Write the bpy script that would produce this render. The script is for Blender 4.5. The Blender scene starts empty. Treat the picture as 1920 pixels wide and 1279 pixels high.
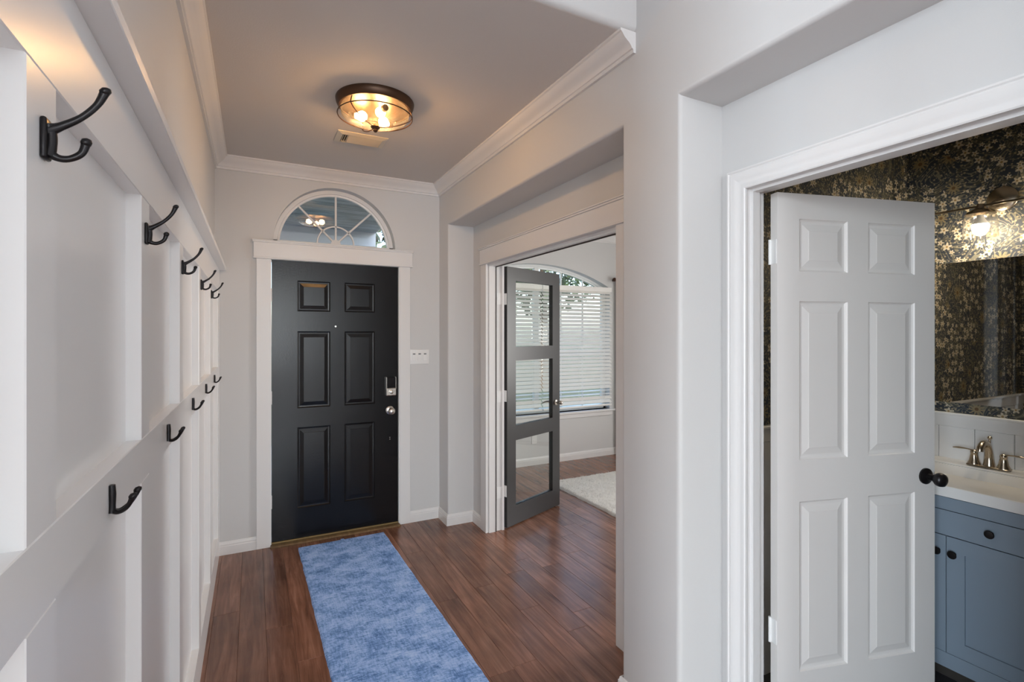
import bpy, bmesh, math, random
from mathutils import Vector, Matrix, noise
random.seed(7)
sc = bpy.context.scene
C = sc.collection
R = math.radians

# ------------------------------------------------------------------ camera
F_PX, YAW, Y0, CAM_H = 945.55, 27.16, 625.16, 1.5304
cam = bpy.data.cameras.new('camera')
cam.sensor_fit = 'HORIZONTAL'; cam.sensor_width = 36.0
cam.lens = F_PX / 1920 * 36.0
cam.shift_y = -(639.5 - Y0) / 1920
cam.clip_start = 0.02; cam.clip_end = 300
camo = bpy.data.objects.new('camera', cam); C.objects.link(camo)
camo.location = (0, 0, CAM_H); camo.rotation_euler = (R(90), 0, R(-YAW))
sc.camera = camo

# ------------------------------------------------------------------ world, lights, exposure
w = bpy.data.worlds.new('sky'); sc.world = w; w.use_nodes = True
nt = w.node_tree
sky = nt.nodes.new('ShaderNodeTexSky'); sky.sky_type = 'NISHITA'
sky.sun_disc = False; sky.sun_elevation = R(48); sky.sun_rotation = R(200)
sky.air_density = 1.0; sky.dust_density = 3.0; sky.ozone_density = 1.0
nt.links.new(sky.outputs[0], nt.nodes['Background'].inputs[0])
nt.nodes['Background'].inputs[1].default_value = 0.62

def area(name, loc, rot, sx, sy, power, col):
    l = bpy.data.lights.new(name, 'AREA'); l.shape = 'RECTANGLE'
    l.size, l.size_y, l.energy, l.color = sx, sy, power, col
    o = bpy.data.objects.new(name, l); C.objects.link(o)
    o.location = loc; o.rotation_euler = rot
    return o
DAY = (0.79, 0.895, 1.0)
# daylight entering by the tall windows of the open room behind the camera, and its side windows; the study lamp stands in an added window
for wx, power in ((-2.6, 140), (-0.85, 85), (0.58, 65)):
    area('daylight_back_window', (wx, -8.38, 1.75), (R(90), 0, 0), 1.25, 2.4, power, DAY)
for wy, power in ((-1.95, 205), (-4.25, 25)):
    area('daylight_side_window', (-4.38, wy, 1.75), (R(90), 0, R(-90)), 1.6, 2.5, power, DAY)
area('added_study_daylight', (4.86, 2.08, 1.5), (R(90), 0, R(90)), 0.6, 1.5, 46, (1.0, 0.97, 0.94))  # lamp in an unseen side window, added to brighten the study

sc.view_settings.view_transform = 'Standard'
sc.view_settings.look = 'None'
sc.view_settings.gamma = 1.0
sc.view_settings.use_curve_mapping = False
sc.view_settings.exposure = 0.58
sc.cycles.use_denoising = True
sc.cycles.max_bounces = 10; sc.cycles.diffuse_bounces = 6
sc.cycles.glossy_bounces = 5; sc.cycles.transparent_max_bounces = 16
sc.cycles.caustics_reflective = False; sc.cycles.caustics_refractive = False
sc.cycles.sample_clamp_indirect = 6.0

# ------------------------------------------------------------------ measured planes
XL, XB = -0.2355, -0.2078          # left wall, face of its battens
XR, X2, X3 = 1.379, 1.599, 1.72    # right wall, recessed wall, its far side
YF = 4.014                         # front wall
ZC, ZN = 2.75, 2.398               # entry ceiling, niche head
YN1, YP, YN2, YN3 = 3.806, 1.6765, 1.353, 0.35
YH = 1.585                         # where the entry ceiling ends
BX, BY = 3.25, 1.50                # bathroom walls
SY, SX = 5.10, 4.95                # study walls

# ------------------------------------------------------------------ materials
def srgb(r, g, b):
    f = lambda c: ((c/255+0.055)/1.055)**2.4 if c > 10 else c/255/12.92
    return (f(r), f(g), f(b), 1)
def mat(name, col, rough=0.5, metal=0.0, bump=0.0, bscale=300.0, spec=0.5, var=0.0):
    m = bpy.data.materials.new(name); m.use_nodes = True
    n = m.node_tree.nodes; L = m.node_tree.links; b = n['Principled BSDF']
    b.inputs['Base Color'].default_value = (*col[:3], 1)
    b.inputs['Roughness'].default_value = rough
    b.inputs['Metallic'].default_value = metal
    b.inputs['Specular IOR Level'].default_value = spec
    if bump or var:
        g = n.new('ShaderNodeNewGeometry')
        tx = n.new('ShaderNodeTexNoise'); tx.inputs['Scale'].default_value = bscale
        tx.inputs['Detail'].default_value = 3
        L.new(g.outputs['Position'], tx.inputs['Vector'])
        if bump:
            bp = n.new('ShaderNodeBump'); bp.inputs['Strength'].default_value = bump
            bp.inputs['Distance'].default_value = 0.002
            L.new(tx.outputs[0], bp.inputs['Height']); L.new(bp.outputs[0], b.inputs['Normal'])
        if var:
            mx = n.new('ShaderNodeMixRGB'); mx.blend_type = 'MULTIPLY'; mx.inputs[0].default_value = var
            mx.inputs[1].default_value = (*col[:3], 1)
            L.new(tx.outputs[0], mx.inputs[2]); L.new(mx.outputs[0], b.inputs['Base Color'])
    return m
def glass_mat(name, tint=(1, 1, 1), refl=1.0, rough=0.0, seedy=0.0, haze=0.0):
    m = bpy.data.materials.new(name); m.use_nodes = True
    n = m.node_tree.nodes; L = m.node_tree.links
    n.remove(n['Principled BSDF'])
    tr = n.new('ShaderNodeBsdfTransparent'); tr.inputs[0].default_value = (*tint, 1)
    gl = n.new('ShaderNodeBsdfGlossy'); gl.inputs['Roughness'].default_value = rough
    lw = n.new('ShaderNodeLayerWeight'); lw.inputs['Blend'].default_value = 0.5
    pw = n.new('ShaderNodeMath'); pw.operation = 'POWER'; pw.inputs[1].default_value = 4.5
    mu = n.new('ShaderNodeMath'); mu.operation = 'MULTIPLY_ADD'; mu.inputs[1].default_value = 0.9*min(refl, 1.0); mu.inputs[2].default_value = 0.045*refl
    L.new(lw.outputs['Facing'], pw.inputs[0]); L.new(pw.outputs[0], mu.inputs[0])
    mx = n.new('ShaderNodeMixShader')
    L.new(mu.outputs[0], mx.inputs[0])
    L.new(tr.outputs[0], mx.inputs[1]); L.new(gl.outputs[0], mx.inputs[2])
    if seedy:
        vo = n.new('ShaderNodeTexNoise'); vo.inputs['Scale'].default_value = 60
        bp = n.new('ShaderNodeBump'); bp.inputs['Strength'].default_value = seedy; bp.inputs['Distance'].default_value = .01
        g = n.new('ShaderNodeNewGeometry'); L.new(g.outputs['Position'], vo.inputs['Vector'])
        L.new(vo.outputs[0], bp.inputs['Height']); L.new(bp.outputs[0], gl.inputs['Normal']); L.new(bp.outputs[0], lw.inputs['Normal'])
    out = mx.outputs[0]
    if haze:
        tl = n.new('ShaderNodeBsdfTranslucent'); tl.inputs[0].default_value = (*tint, 1)
        df = n.new('ShaderNodeBsdfDiffuse'); df.inputs[0].default_value = (*tint, 1)
        m1 = n.new('ShaderNodeMixShader'); L.new(tl.outputs[0], m1.inputs[1]); L.new(df.outputs[0], m1.inputs[2]); m1.inputs[0].default_value = 0.35
        vn = n.new('ShaderNodeTexNoise'); vn.inputs['Scale'].default_value = 45; vn.inputs['Detail'].default_value = 4
        g2 = n.new('ShaderNodeNewGeometry'); L.new(g2.outputs['Position'], vn.inputs['Vector'])
        mr = n.new('ShaderNodeMapRange'); mr.inputs['From Min'].default_value = .35; mr.inputs['From Max'].default_value = .7
        mr.inputs['To Min'].default_value = haze*.4; mr.inputs['To Max'].default_value = haze*1.8
        L.new(vn.outputs[0], mr.inputs[0])
        m2 = n.new('ShaderNodeMixShader'); L.new(mr.outputs[0], m2.inputs[0]); L.new(out, m2.inputs[1]); L.new(m1.outputs[0], m2.inputs[2])
        out = m2.outputs[0]
    L.new(out, n['Material Output'].inputs[0])
    return m
def emit_mat(name, col, strength):
    m = bpy.data.materials.new(name); m.use_nodes = True
    n = m.node_tree.nodes; L = m.node_tree.links
    n.remove(n['Principled BSDF'])
    e = n.new('ShaderNodeEmission'); e.inputs[0].default_value = (*col, 1); e.inputs[1].default_value = strength
    L.new(e.outputs[0], n['Material Output'].inputs[0])
    return m

M = {}
M['wall'] = mat('wall_paint', (0.625, 0.624, 0.62), 0.55, bump=0.12, bscale=260)
M['ceil'] = mat('ceiling_paint', (0.64, 0.605, 0.575), 0.7, bump=0.35, bscale=140)
M['white'] = mat('white_trim_paint', (0.75, 0.742, 0.735), 0.36)
M['panelwhite'] = mat('panel_paint', (0.85, 0.845, 0.84), 0.27)
M['black'] = mat('black_door_paint', (0.007, 0.007, 0.008), 0.22, bump=0.10, bscale=90, spec=0.30)
M['charcoal'] = mat('charcoal_paint', (0.035, 0.034, 0.035), 0.35)
M['doorwhite'] = mat('white_door_paint', (0.79, 0.765, 0.74), 0.35)
M['bronze'] = mat('bronze', (0.075, 0.038, 0.020), 0.42, metal=0.6)
M['hook'] = mat('oil_rubbed_metal', (0.018, 0.016, 0.017), 0.33, metal=0.6)
M['nickel'] = mat('brushed_nickel', (0.62, 0.58, 0.53), 0.28, metal=1.0)
M['fnickel'] = mat('faucet_nickel', (0.55, 0.47, 0.37), 0.24, metal=1.0)
M['brass'] = mat('dull_brass', (0.30, 0.22, 0.10), 0.45, metal=0.7)
M['plastic'] = mat('white_plastic', (0.82, 0.82, 0.81), 0.35)
M['led'] = mat('grey_plastic', (0.22, 0.23, 0.24), 0.4)
M['screen'] = mat('gloss_black', (0.01, 0.01, 0.012), 0.12)
M['seal'] = mat('dark_rubber_seal', (0.03, 0.022, 0.02), 0.6)
M['glass'] = glass_mat('clear_glass', (0.96, 0.98, 0.97), 0.9)
M['tglass'] = glass_mat('transom_glass', (0.92, 0.94, 0.95), 1.8)
M['bowl'] = glass_mat('seeded_glass', (0.98, 0.88, 0.68), 1.3, 0.05, 0.6, haze=0.05)
M['shade'] = glass_mat('shade_glass', (0.97, 0.96, 0.94), 1.4, 0.03, haze=0.006)
M['bulb'] = emit_mat('warm_bulb', (1.0, 0.60, 0.28), 108)
M['bulb2'] = emit_mat('vanity_bulb', (1.0, 0.85, 0.64), 120)
M['mirror'] = mat('mirror_silver', (0.9, 0.9, 0.9), 0.01, metal=1.0)
M['ventcol'] = mat('vent_enamel', (0.66, 0.60, 0.50), 0.45)
M['dark'] = mat('dark_void', (0.03, 0.025, 0.02), 0.8)
M['vanity'] = mat('blue_grey_cabinet', (0.215, 0.27, 0.33), 0.42)
M['counter'] = mat('white_cultured_marble', (0.80, 0.79, 0.77), 0.16)
M['tile'] = mat('dark_floor_tile', (0.035, 0.035, 0.04), 0.4)
M['slat'] = mat('white_blind', (0.88, 0.87, 0.84), 0.4)
M['curtain'] = mat('white_linen', (0.75, 0.74, 0.71), 0.8, bump=0.3, bscale=400)
M['rod'] = mat('brown_rod', (0.06, 0.022, 0.013), 0.35, metal=0.4)
M['vinyl'] = mat('window_vinyl', (0.78, 0.79, 0.77), 0.35)
M['porch'] = mat('porch_ceiling_paint', (0.43, 0.47, 0.52), 0.4, var=0.35, bscale=7)
M['brick'] = mat('brick_red', (0.30, 0.20, 0.16), 0.8, var=0.5, bscale=30)
M['mortar'] = mat('mortar', (0.45, 0.43, 0.40), 0.9)
M['concrete'] = mat('concrete', (0.45, 0.44, 0.42), 0.8, var=0.3, bscale=6)
M['lawn'] = mat('lawn', (0.085, 0.105, 0.055), 0.9, var=0.6, bscale=4)
M['leaf'] = mat('leaf', (0.07, 0.12, 0.04), 0.6, var=0.6, bscale=9)
M['bark'] = mat('bark', (0.14, 0.10, 0.07), 0.9)
M['siding'] = mat('pale_siding', (0.55, 0.55, 0.53), 0.7)
M['shingle'] = mat('roof_shingle', (0.13, 0.12, 0.115), 0.9)

def wood_mat(name, c1, c2, c3, rough=0.3, grain=(34, 2.2, 10)):
    m = bpy.data.materials.new(name); m.use_nodes = True
    n = m.node_tree.nodes; L = m.node_tree.links; b = n['Principled BSDF']
    g = n.new('ShaderNodeNewGeometry'); oi = n.new('ShaderNodeObjectInfo')
    ad = n.new('ShaderNodeVectorMath'); ad.operation = 'ADD'
    sc_ = n.new('ShaderNodeVectorMath'); sc_.operation = 'SCALE'; sc_.inputs['Scale'].default_value = 40
    cx = n.new('ShaderNodeCombineXYZ')
    L.new(oi.outputs['Random'], cx.inputs[0]); L.new(oi.outputs['Random'], cx.inputs[1])
    L.new(cx.outputs[0], sc_.inputs[0]); L.new(g.outputs['Position'], ad.inputs[0]); L.new(sc_.outputs[0], ad.inputs[1])
    mp = n.new('ShaderNodeMapping'); mp.inputs['Scale'].default_value = grain
    L.new(ad.outputs[0], mp.inputs[0])
    n1 = n.new('ShaderNodeTexNoise'); n1.inputs['Scale'].default_value = 1.0; n1.inputs['Detail'].default_value = 7
    n1.inputs['Roughness'].default_value = 0.62; n1.inputs['Distortion'].default_value = 0.7
    L.new(mp.outputs[0], n1.inputs['Vector'])
    n2 = n.new('ShaderNodeTexNoise'); n2.inputs['Scale'].default_value = 2.6; n2.inputs['Detail'].default_value = 3
    L.new(ad.outputs[0], n2.inputs['Vector'])
    cr = n.new('ShaderNodeValToRGB')
    cr.color_ramp.elements[0].position = 0.28; cr.color_ramp.elements[0].color = (*c1, 1)
    cr.color_ramp.elements[1].position = 0.74; cr.color_ramp.elements[1].color = (*c3, 1)
    e = cr.color_ramp.elements.new(0.5); e.color = (*c2, 1)
    L.new(n1.outputs[0], cr.inputs[0])
    hv = n.new('ShaderNodeHueSaturation')
    mr = n.new('ShaderNodeMapRange'); mr.inputs['To Min'].default_value = 0.82; mr.inputs['To Max'].default_value = 1.25
    L.new(oi.outputs['Random'], mr.inputs[0])
    mu = n.new('ShaderNodeMath'); mu.operation = 'MULTIPLY'
    mr2 = n.new('ShaderNodeMapRange'); mr2.inputs['From Min'].default_value = 0.3; mr2.inputs['From Max'].default_value = 0.7
    mr2.inputs['To Min'].default_value = 0.72; mr2.inputs['To Max'].default_value = 1.28
    L.new(n2.outputs[0], mr2.inputs[0]); L.new(mr.outputs[0], mu.inputs[0]); L.new(mr2.outputs[0], mu.inputs[1])
    L.new(mu.outputs[0], hv.inputs['Value']); L.new(cr.outputs[0], hv.inputs['Color'])
    L.new(hv.outputs[0], b.inputs['Base Color'])
    b.inputs['Roughness'].default_value = rough
    bp = n.new('ShaderNodeBump'); bp.inputs['Strength'].default_value = 0.22; bp.inputs['Distance'].default_value = 0.002
    L.new(n1.outputs[0], bp.inputs['Height']); L.new(bp.outputs[0], b.inputs['Normal'])
    return m
M['wood'] = wood_mat('hand_scraped_wood', (0.105, 0.046, 0.028), (0.200, 0.092, 0.057), (0.310, 0.158, 0.105), 0.24)
M['porch'] = wood_mat('streaked_porch_boards', (0.22, 0.25, 0.28), (0.40, 0.44, 0.48), (0.62, 0.66, 0.70), 0.45, grain=(1.2, 22, 10))  # grey-blue, streaked along the length of the boards
M['threshold'] = wood_mat('oak_threshold', (0.10, 0.055, 0.02), (0.17, 0.10, 0.045), (0.24, 0.15, 0.07), 0.4)

def rug_mat():
    m = bpy.data.materials.new('blue_distressed_pile'); m.use_nodes = True
    n = m.node_tree.nodes; L = m.node_tree.links; b = n['Principled BSDF']
    tc = n.new('ShaderNodeTexCoord')
    def nz(scale, det, vec, dist=0):
        mp = n.new('ShaderNodeMapping'); mp.inputs['Scale'].default_value = vec
        L.new(tc.outputs['Object'], mp.inputs[0])
        t = n.new('ShaderNodeTexNoise'); t.inputs['Scale'].default_value = scale; t.inputs['Detail'].default_value = det
        t.inputs['Distortion'].default_value = dist
        L.new(mp.outputs[0], t.inputs['Vector']); return t.outputs[0]
    a = nz(1, 4, (7, 10, 1))                  # broad worn patches
    s1 = nz(1, 4, (26, 130, 1), 0.8)           # cross streaks of the weave
    s2 = nz(1, 3, (110, 24, 1), 0.6)
    s3 = nz(230, 2, (1, 1, 1))
    def math_(op, x, y):
        q = n.new('ShaderNodeMath'); q.operation = op
        for i, v in enumerate((x, y)):
            if isinstance(v, (int, float)): q.inputs[i].default_value = v
            else: L.new(v, q.inputs[i])
        return q.outputs[0]
    v = math_('ADD', math_('MULTIPLY', a, 0.95), math_('MULTIPLY', s1, 0.85))
    v = math_('ADD', v, math_('MULTIPLY', s2, 0.6))
    v = math_('ADD', v, math_('MULTIPLY', s3, 0.4))
    cr = n.new('ShaderNodeValToRGB'); els = cr.color_ramp.elements
    mr = n.new('ShaderNodeMapRange'); mr.inputs['From Min'].default_value = 1.12; mr.inputs['From Max'].default_value = 1.68
    L.new(v, mr.inputs[0]); L.new(mr.outputs[0], cr.inputs[0])
    els[0].position = 0.0; els[0].color = (0.085, 0.18, 0.42, 1)
    els[1].position = 1.0; els[1].color = (0.46, 0.63, 0.94, 1)
    e = els.new(0.35); e.color = (0.19, 0.34, 0.67, 1)
    e = els.new(0.6); e.color = (0.33, 0.50, 0.86, 1)
    L.new(cr.outputs[0], b.inputs['Base Color'])
    b.inputs['Roughness'].default_value = 0.95; b.inputs['Specular IOR Level'].default_value = 0.1
    return m
M['rug'] = rug_mat()
M['shag'] = mat('ivory_shag', (0.74, 0.72, 0.67), 0.95, var=0.25, bscale=9, spec=0.1)

def paper_mat():
    """Generic dark floral wallpaper: scattered small cream flowers over navy with olive scrolling foliage."""
    m = bpy.data.materials.new('floral_wallpaper'); m.use_nodes = True
    n = m.node_tree.nodes; L = m.node_tree.links; b = n['Principled BSDF']
    g = n.new('ShaderNodeNewGeometry'); sp = n.new('ShaderNodeSeparateXYZ'); L.new(g.outputs['Position'], sp.inputs[0])
    def mt(op, x, y=None, z=None):
        q = n.new('ShaderNodeMath'); q.operation = op
        for i, v in enumerate((x, y, z)):
            if v is None: continue
            if isinstance(v, (int, float)): q.inputs[i].default_value = v
            else: L.new(v, q.inputs[i])
        return q.outputs[0]
    u = mt('SUBTRACT', sp.outputs[0], sp.outputs[1])
    cx = n.new('ShaderNodeCombineXYZ'); L.new(u, cx.inputs[0]); L.new(sp.outputs[2], cx.inputs[1])
    uv = cx.outputs[0]
    def flowers(scale, petals, rad, seed):
        ad = n.new('ShaderNodeVectorMath'); ad.operation = 'ADD'; ad.inputs[1].default_value = (seed, seed*1.7, 0)
        L.new(uv, ad.inputs[0])
        v = n.new('ShaderNodeTexVoronoi'); v.voronoi_dimensions = '2D'; v.inputs['Scale'].default_value = scale
        v.inputs['Randomness'].default_value = 0.75
        L.new(ad.outputs[0], v.inputs['Vector'])
        sb = n.new('ShaderNodeVectorMath'); sb.operation = 'SUBTRACT'
        L.new(ad.outputs[0], sb.inputs[0]); L.new(v.outputs['Position'], sb.inputs[1])
        s = n.new('ShaderNodeSeparateXYZ'); L.new(sb.outputs[0], s.inputs[0])
        ang = mt('ARCTAN2', s.outputs[1], s.outputs[0])
        sc_ = n.new('ShaderNodeSeparateColor'); L.new(v.outputs['Color'], sc_.inputs[0])
        ang = mt('ADD', ang, mt('MULTIPLY', sc_.outputs[0], 6.28))
        pet = mt('ADD', 0.72, mt('MULTIPLY', mt('COSINE', mt('MULTIPLY', ang, petals)), 0.28))
        size = mt('ADD', 0.55, mt('MULTIPLY', sc_.outputs[1], 0.55))
        lim = mt('MULTIPLY', mt('MULTIPLY', pet, size), rad)
        mask = mt('LESS_THAN', v.outputs['Distance'], lim)
        core = mt('LESS_THAN', v.outputs['Distance'], mt('MULTIPLY', size, rad*0.24))
        return mask, core
    def noise_(scale, det, seed=0.0, dist=0.0):
        ad = n.new('ShaderNodeVectorMath'); ad.operation = 'ADD'; ad.inputs[1].default_value = (seed, seed, 0)
        L.new(uv, ad.inputs[0])
        t = n.new('ShaderNodeTexNoise'); t.noise_dimensions = '2D'
        t.inputs['Scale'].default_value = scale; t.inputs['Detail'].default_value = det; t.inputs['Distortion'].default_value = dist
        L.new(ad.outputs[0], t.inputs['Vector']); return t.outputs[0]
    def mix(f, a, c):
        q = n.new('ShaderNodeMixRGB')
        L.new(f, q.inputs[0])
        for i, v in ((1, a), (2, c)):
            if isinstance(v, tuple): q.inputs[i].default_value = (*v, 1)
            else: L.new(v, q.inputs[i])
        return q.outputs[0]
    patch = noise_(5.0, 1, 3.1)
    meadow = mt('GREATER_THAN', patch, 0.47)
    f1, k1 = flowers(21, 5, 0.45, 0.0)
    f2, k2 = flowers(46, 5, 0.26, 5.3)
    f3, k3 = flowers(7, 11, 0.30, 9.1)
    stem = noise_(5.5, 2, 1.7, 2.4)
    band = mt('LESS_THAN', mt('ABSOLUTE', mt('SUBTRACT', mt('FRACT', mt('MULTIPLY', stem, 7.0)), 0.5)), 0.13)
    leafm = mt('GREATER_THAN', noise_(14, 2, 7.7, 1.5), 0.56)
    col = mix(leafm, (0.024, 0.032, 0.046), (0.060, 0.060, 0.048))
    col = mix(band, col, (0.15, 0.14, 0.105))
    inv = mt('SUBTRACT', 1.0, meadow)
    col = mix(f2, col, (0.30, 0.25, 0.16))
    col = mix(mt('MULTIPLY', f3, inv), col, (0.23, 0.185, 0.105))
    col = mix(mt('MULTIPLY', k3, inv), col, (0.12, 0.07, 0.03))
    col = mix(mt('MULTIPLY', f1, meadow), col, (0.52, 0.46, 0.35))
    col = mix(mt('MULTIPLY', k1, meadow), col, (0.28, 0.19, 0.08))
    L.new(col, b.inputs['Base Color'])
    b.inputs['Roughness'].default_value = 0.62
    return m
M['paper'] = paper_mat()

# ------------------------------------------------------------------ mesh helpers
def new(): return bmesh.new()
def bx(bm, x0, x1, y0, y1, z0, z1, bev=0.0, seg=1):
    co = [(x0,y0,z0),(x1,y0,z0),(x1,y1,z0),(x0,y1,z0),(x0,y0,z1),(x1,y0,z1),(x1,y1,z1),(x0,y1,z1)]
    v = [bm.verts.new(c) for c in co]
    f = [bm.faces.new([v[i] for i in q]) for q in ((3,2,1,0),(4,5,6,7),(0,1,5,4),(1,2,6,5),(2,3,7,6),(3,0,4,7))]
    if bev:
        es = list({e for q in f for e in q.edges})
        bmesh.ops.bevel(bm, geom=es, offset=bev, segments=seg, affect='EDGES', profile=0.5)
    return bm
def box(*a, **k): return bx(new(), *a, **k)
def plate(bm, outer, holes, axis, a0, a1):
    """Polygon (with holes) in the plane of the two other axes, given thickness a0..a1 along axis."""
    def pt(p, a):
        return (a, p[0], p[1]) if axis == 'x' else ((p[0], a, p[1]) if axis == 'y' else (p[0], p[1], a))
    loops = [outer] + list(holes)
    ed = []; lv = []
    for lp in loops:
        vs = [bm.verts.new(pt(p, a0)) for p in lp]
        lv.append(vs)
        for i in range(len(vs)): ed.append(bm.edges.new((vs[i], vs[(i+1) % len(vs)])))
    r = bmesh.ops.triangle_fill(bm, edges=ed, use_beauty=True)
    fs = [g for g in r['geom'] if isinstance(g, bmesh.types.BMFace)]
    mp = {}
    for vs in lv:
        for v in vs:
            p = list(v.co); p['xyz'.index(axis)] = a1; mp[v] = bm.verts.new(p)
    for f in fs: bm.faces.new([mp[v] for v in reversed(f.verts)])
    for vs in lv:
        for i in range(len(vs)):
            a, b = vs[i], vs[(i+1) % len(vs)]
            bm.faces.new((a, b, mp[b], mp[a]))
    bmesh.ops.recalc_face_normals(bm, faces=bm.faces[:])
    bmesh.ops.dissolve_limit(bm, angle_limit=0.001, verts=bm.verts[:], edges=bm.edges[:])
    return bm
def rect(a0, a1, b0, b1): return [(a0,b0),(a1,b0),(a1,b1),(a0,b1)]
def arc(cx, cy, r, a0, a1, n): return [(cx + r*math.cos(R(a0+(a1-a0)*i/n)), cy + r*math.sin(R(a0+(a1-a0)*i/n))) for i in range(n+1)]
def sweep(bm, pts, nrm, prof, closed=False):
    """Mitred sweep: prof = [(offset along d x nrm, offset along nrm)]."""
    pts = [Vector(p) for p in pts]; nrm = Vector(nrm); n = len(pts); rings = []
    for i in range(n):
        ds = []
        if closed or i > 0: ds.append((pts[i]-pts[i-1]).normalized())
        if closed or i < n-1: ds.append((pts[(i+1) % n]-pts[i]).normalized())
        s = [d.cross(nrm).normalized() for d in ds]
        mt = s[0] if len(s) == 1 else (s[0]+s[1])/(1+s[0].dot(s[1]))
        rings.append([bm.verts.new(pts[i]+mt*o+nrm*t) for o, t in prof])
    k = len(prof)
    for i in range(n if closed else n-1):
        a, b = rings[i], rings[(i+1) % n]
        for j in range(k): bm.faces.new((a[j], a[(j+1) % k], b[(j+1) % k], b[j]))
    if not closed:
        bm.faces.new(rings[0][::-1]); bm.faces.new(rings[-1])
    bmesh.ops.recalc_face_normals(bm, faces=bm.faces[:])
    return bm
def tube(bm, pts, rad, seg=8, sx=1.0, up=(0, 1, 0), closed=False):
    """Round bar along pts with one radius for all or one per point; sx flattens it along 'up'."""
    pts = [Vector(p) for p in pts]; n = len(pts)
    rad = [rad]*n if isinstance(rad, (int, float)) else rad
    rings = []
    for i in range(n):
        if closed: t = (pts[(i+1) % n]-pts[i-1]).normalized()
        else: t = (pts[min(i+1, n-1)]-pts[max(i-1, 0)]).normalized()
        u = Vector(up); u = (u - t*u.dot(t))
        u = u.normalized() if u.length > 1e-5 else t.orthogonal().normalized()
        v = t.cross(u)
        rings.append([bm.verts.new(pts[i]+(u*math.cos(2*math.pi*j/seg)*sx+v*math.sin(2*math.pi*j/seg))*rad[i]) for j in range(seg)])
    for i in range(n if closed else n-1):
        a, b = rings[i], rings[(i+1) % n]
        for j in range(seg): bm.faces.new((a[j], a[(j+1) % seg], b[(j+1) % seg], b[j]))
    if not closed:
        bm.faces.new(rings[0][::-1]); bm.faces.new(rings[-1])
    bmesh.ops.recalc_face_normals(bm, faces=bm.faces[:])
    return bm
def smooth_path(pts, n=6):
    pts = [Vector(p) for p in pts]; out = []
    for i in range(len(pts)-1):
        p0, p1, p2, p3 = pts[max(i-1, 0)], pts[i], pts[i+1], pts[min(i+2, len(pts)-1)]
        for k in range(n):
            t = k/n
            out.append(0.5*((2*p1)+(p2-p0)*t+(2*p0-5*p1+4*p2-p3)*t*t+(3*p1-p0-3*p2+p3)*t**3))
    out.append(pts[-1]); return out
def lerp_list(vals, n): 
    out = []
    for i in range(len(vals)-1):
        out += [vals[i]+(vals[i+1]-vals[i])*k/n for k in range(n)]
    return out+[vals[-1]]
def lathe(bm, prof, o=(0, 0, 0), ax=(0, 0, 1), seg=32, sx=1.0):
    """prof = [(radius, height along ax)]."""
    ax = Vector(ax).normalized(); u = ax.orthogonal().normalized() if abs(ax.z) < 0.9 else Vector((1, 0, 0)); v = ax.cross(u); o = Vector(o)
    rings = []
    for r, h in prof:
        if r < 1e-6: rings.append([bm.verts.new(o+ax*h)])
        else: rings.append([bm.verts.new(o+ax*h+(u*math.cos(2*math.pi*j/seg)*sx+v*math.sin(2*math.pi*j/seg))*r) for j in range(seg)])
    for a, b in zip(rings, rings[1:]):
        for j in range(seg):
            q = [a[j % len(a)], a[(j+1) % len(a)], b[(j+1) % len(b)], b[j % len(b)]]
            q = list(dict.fromkeys(q))
            if len(q) > 2: bm.faces.new(q)
    bmesh.ops.recalc_face_normals(bm, faces=bm.faces[:])
    return bm
def tri_count_smooth(me, ang):
    me.shade_smooth() if hasattr(me, 'shade_smooth') else None
def mesh_of(bm, name, m, smooth=None):
    me = bpy.data.meshes.new(name)
    bm.to_mesh(me); bm.free()
    if smooth is not None:
        for p in me.polygons: p.use_smooth = True
        try: me.set_sharp_from_angle(angle=R(smooth))
        except Exception: pass
    me.materials.append(M[m] if isinstance(m, str) else m)
    return me
def obj(name, bm, m, parent=None, smooth=None, local=False):
    """One mesh object. With a parent the shape is given in world space unless local is set."""
    if parent is not None and not local:
        bmesh.ops.translate(bm, verts=bm.verts[:], vec=-base_of(parent))
    o = bpy.data.objects.new(name, mesh_of(bm, name, m, smooth)); C.objects.link(o)
    if parent is not None: o.parent = parent
    return o
def base_of(p):
    b = Vector((0, 0, 0))
    while p is not None: b += Vector(p.location); p = p.parent
    return b
def thing(name, label, cat, loc=(0, 0, 0), rz=0.0, group=None, kind=None):
    o = bpy.data.objects.new(name, None); C.objects.link(o); o.empty_display_size = 0.05
    o.location = loc; o.rotation_euler = (0, 0, rz)
    return tag(o, label, cat, group, kind)
def tag(o, label, cat=None, group=None, kind=None):
    o['label'] = label
    if cat: o['category'] = cat
    if group: o['group'] = group
    if kind: o['kind'] = kind
    return o
def struct(name, bm, m, label, cat, smooth=None):
    return tag(obj(name, bm, m, smooth=smooth), label, cat, kind='structure')
def bevel_where(bm, test, off, seg=4):
    es = [e for e in bm.edges if test(*(v.co for v in e.verts))]
    bmesh.ops.bevel(bm, geom=es, offset=off, segments=seg, affect='EDGES', profile=0.5)

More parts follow.
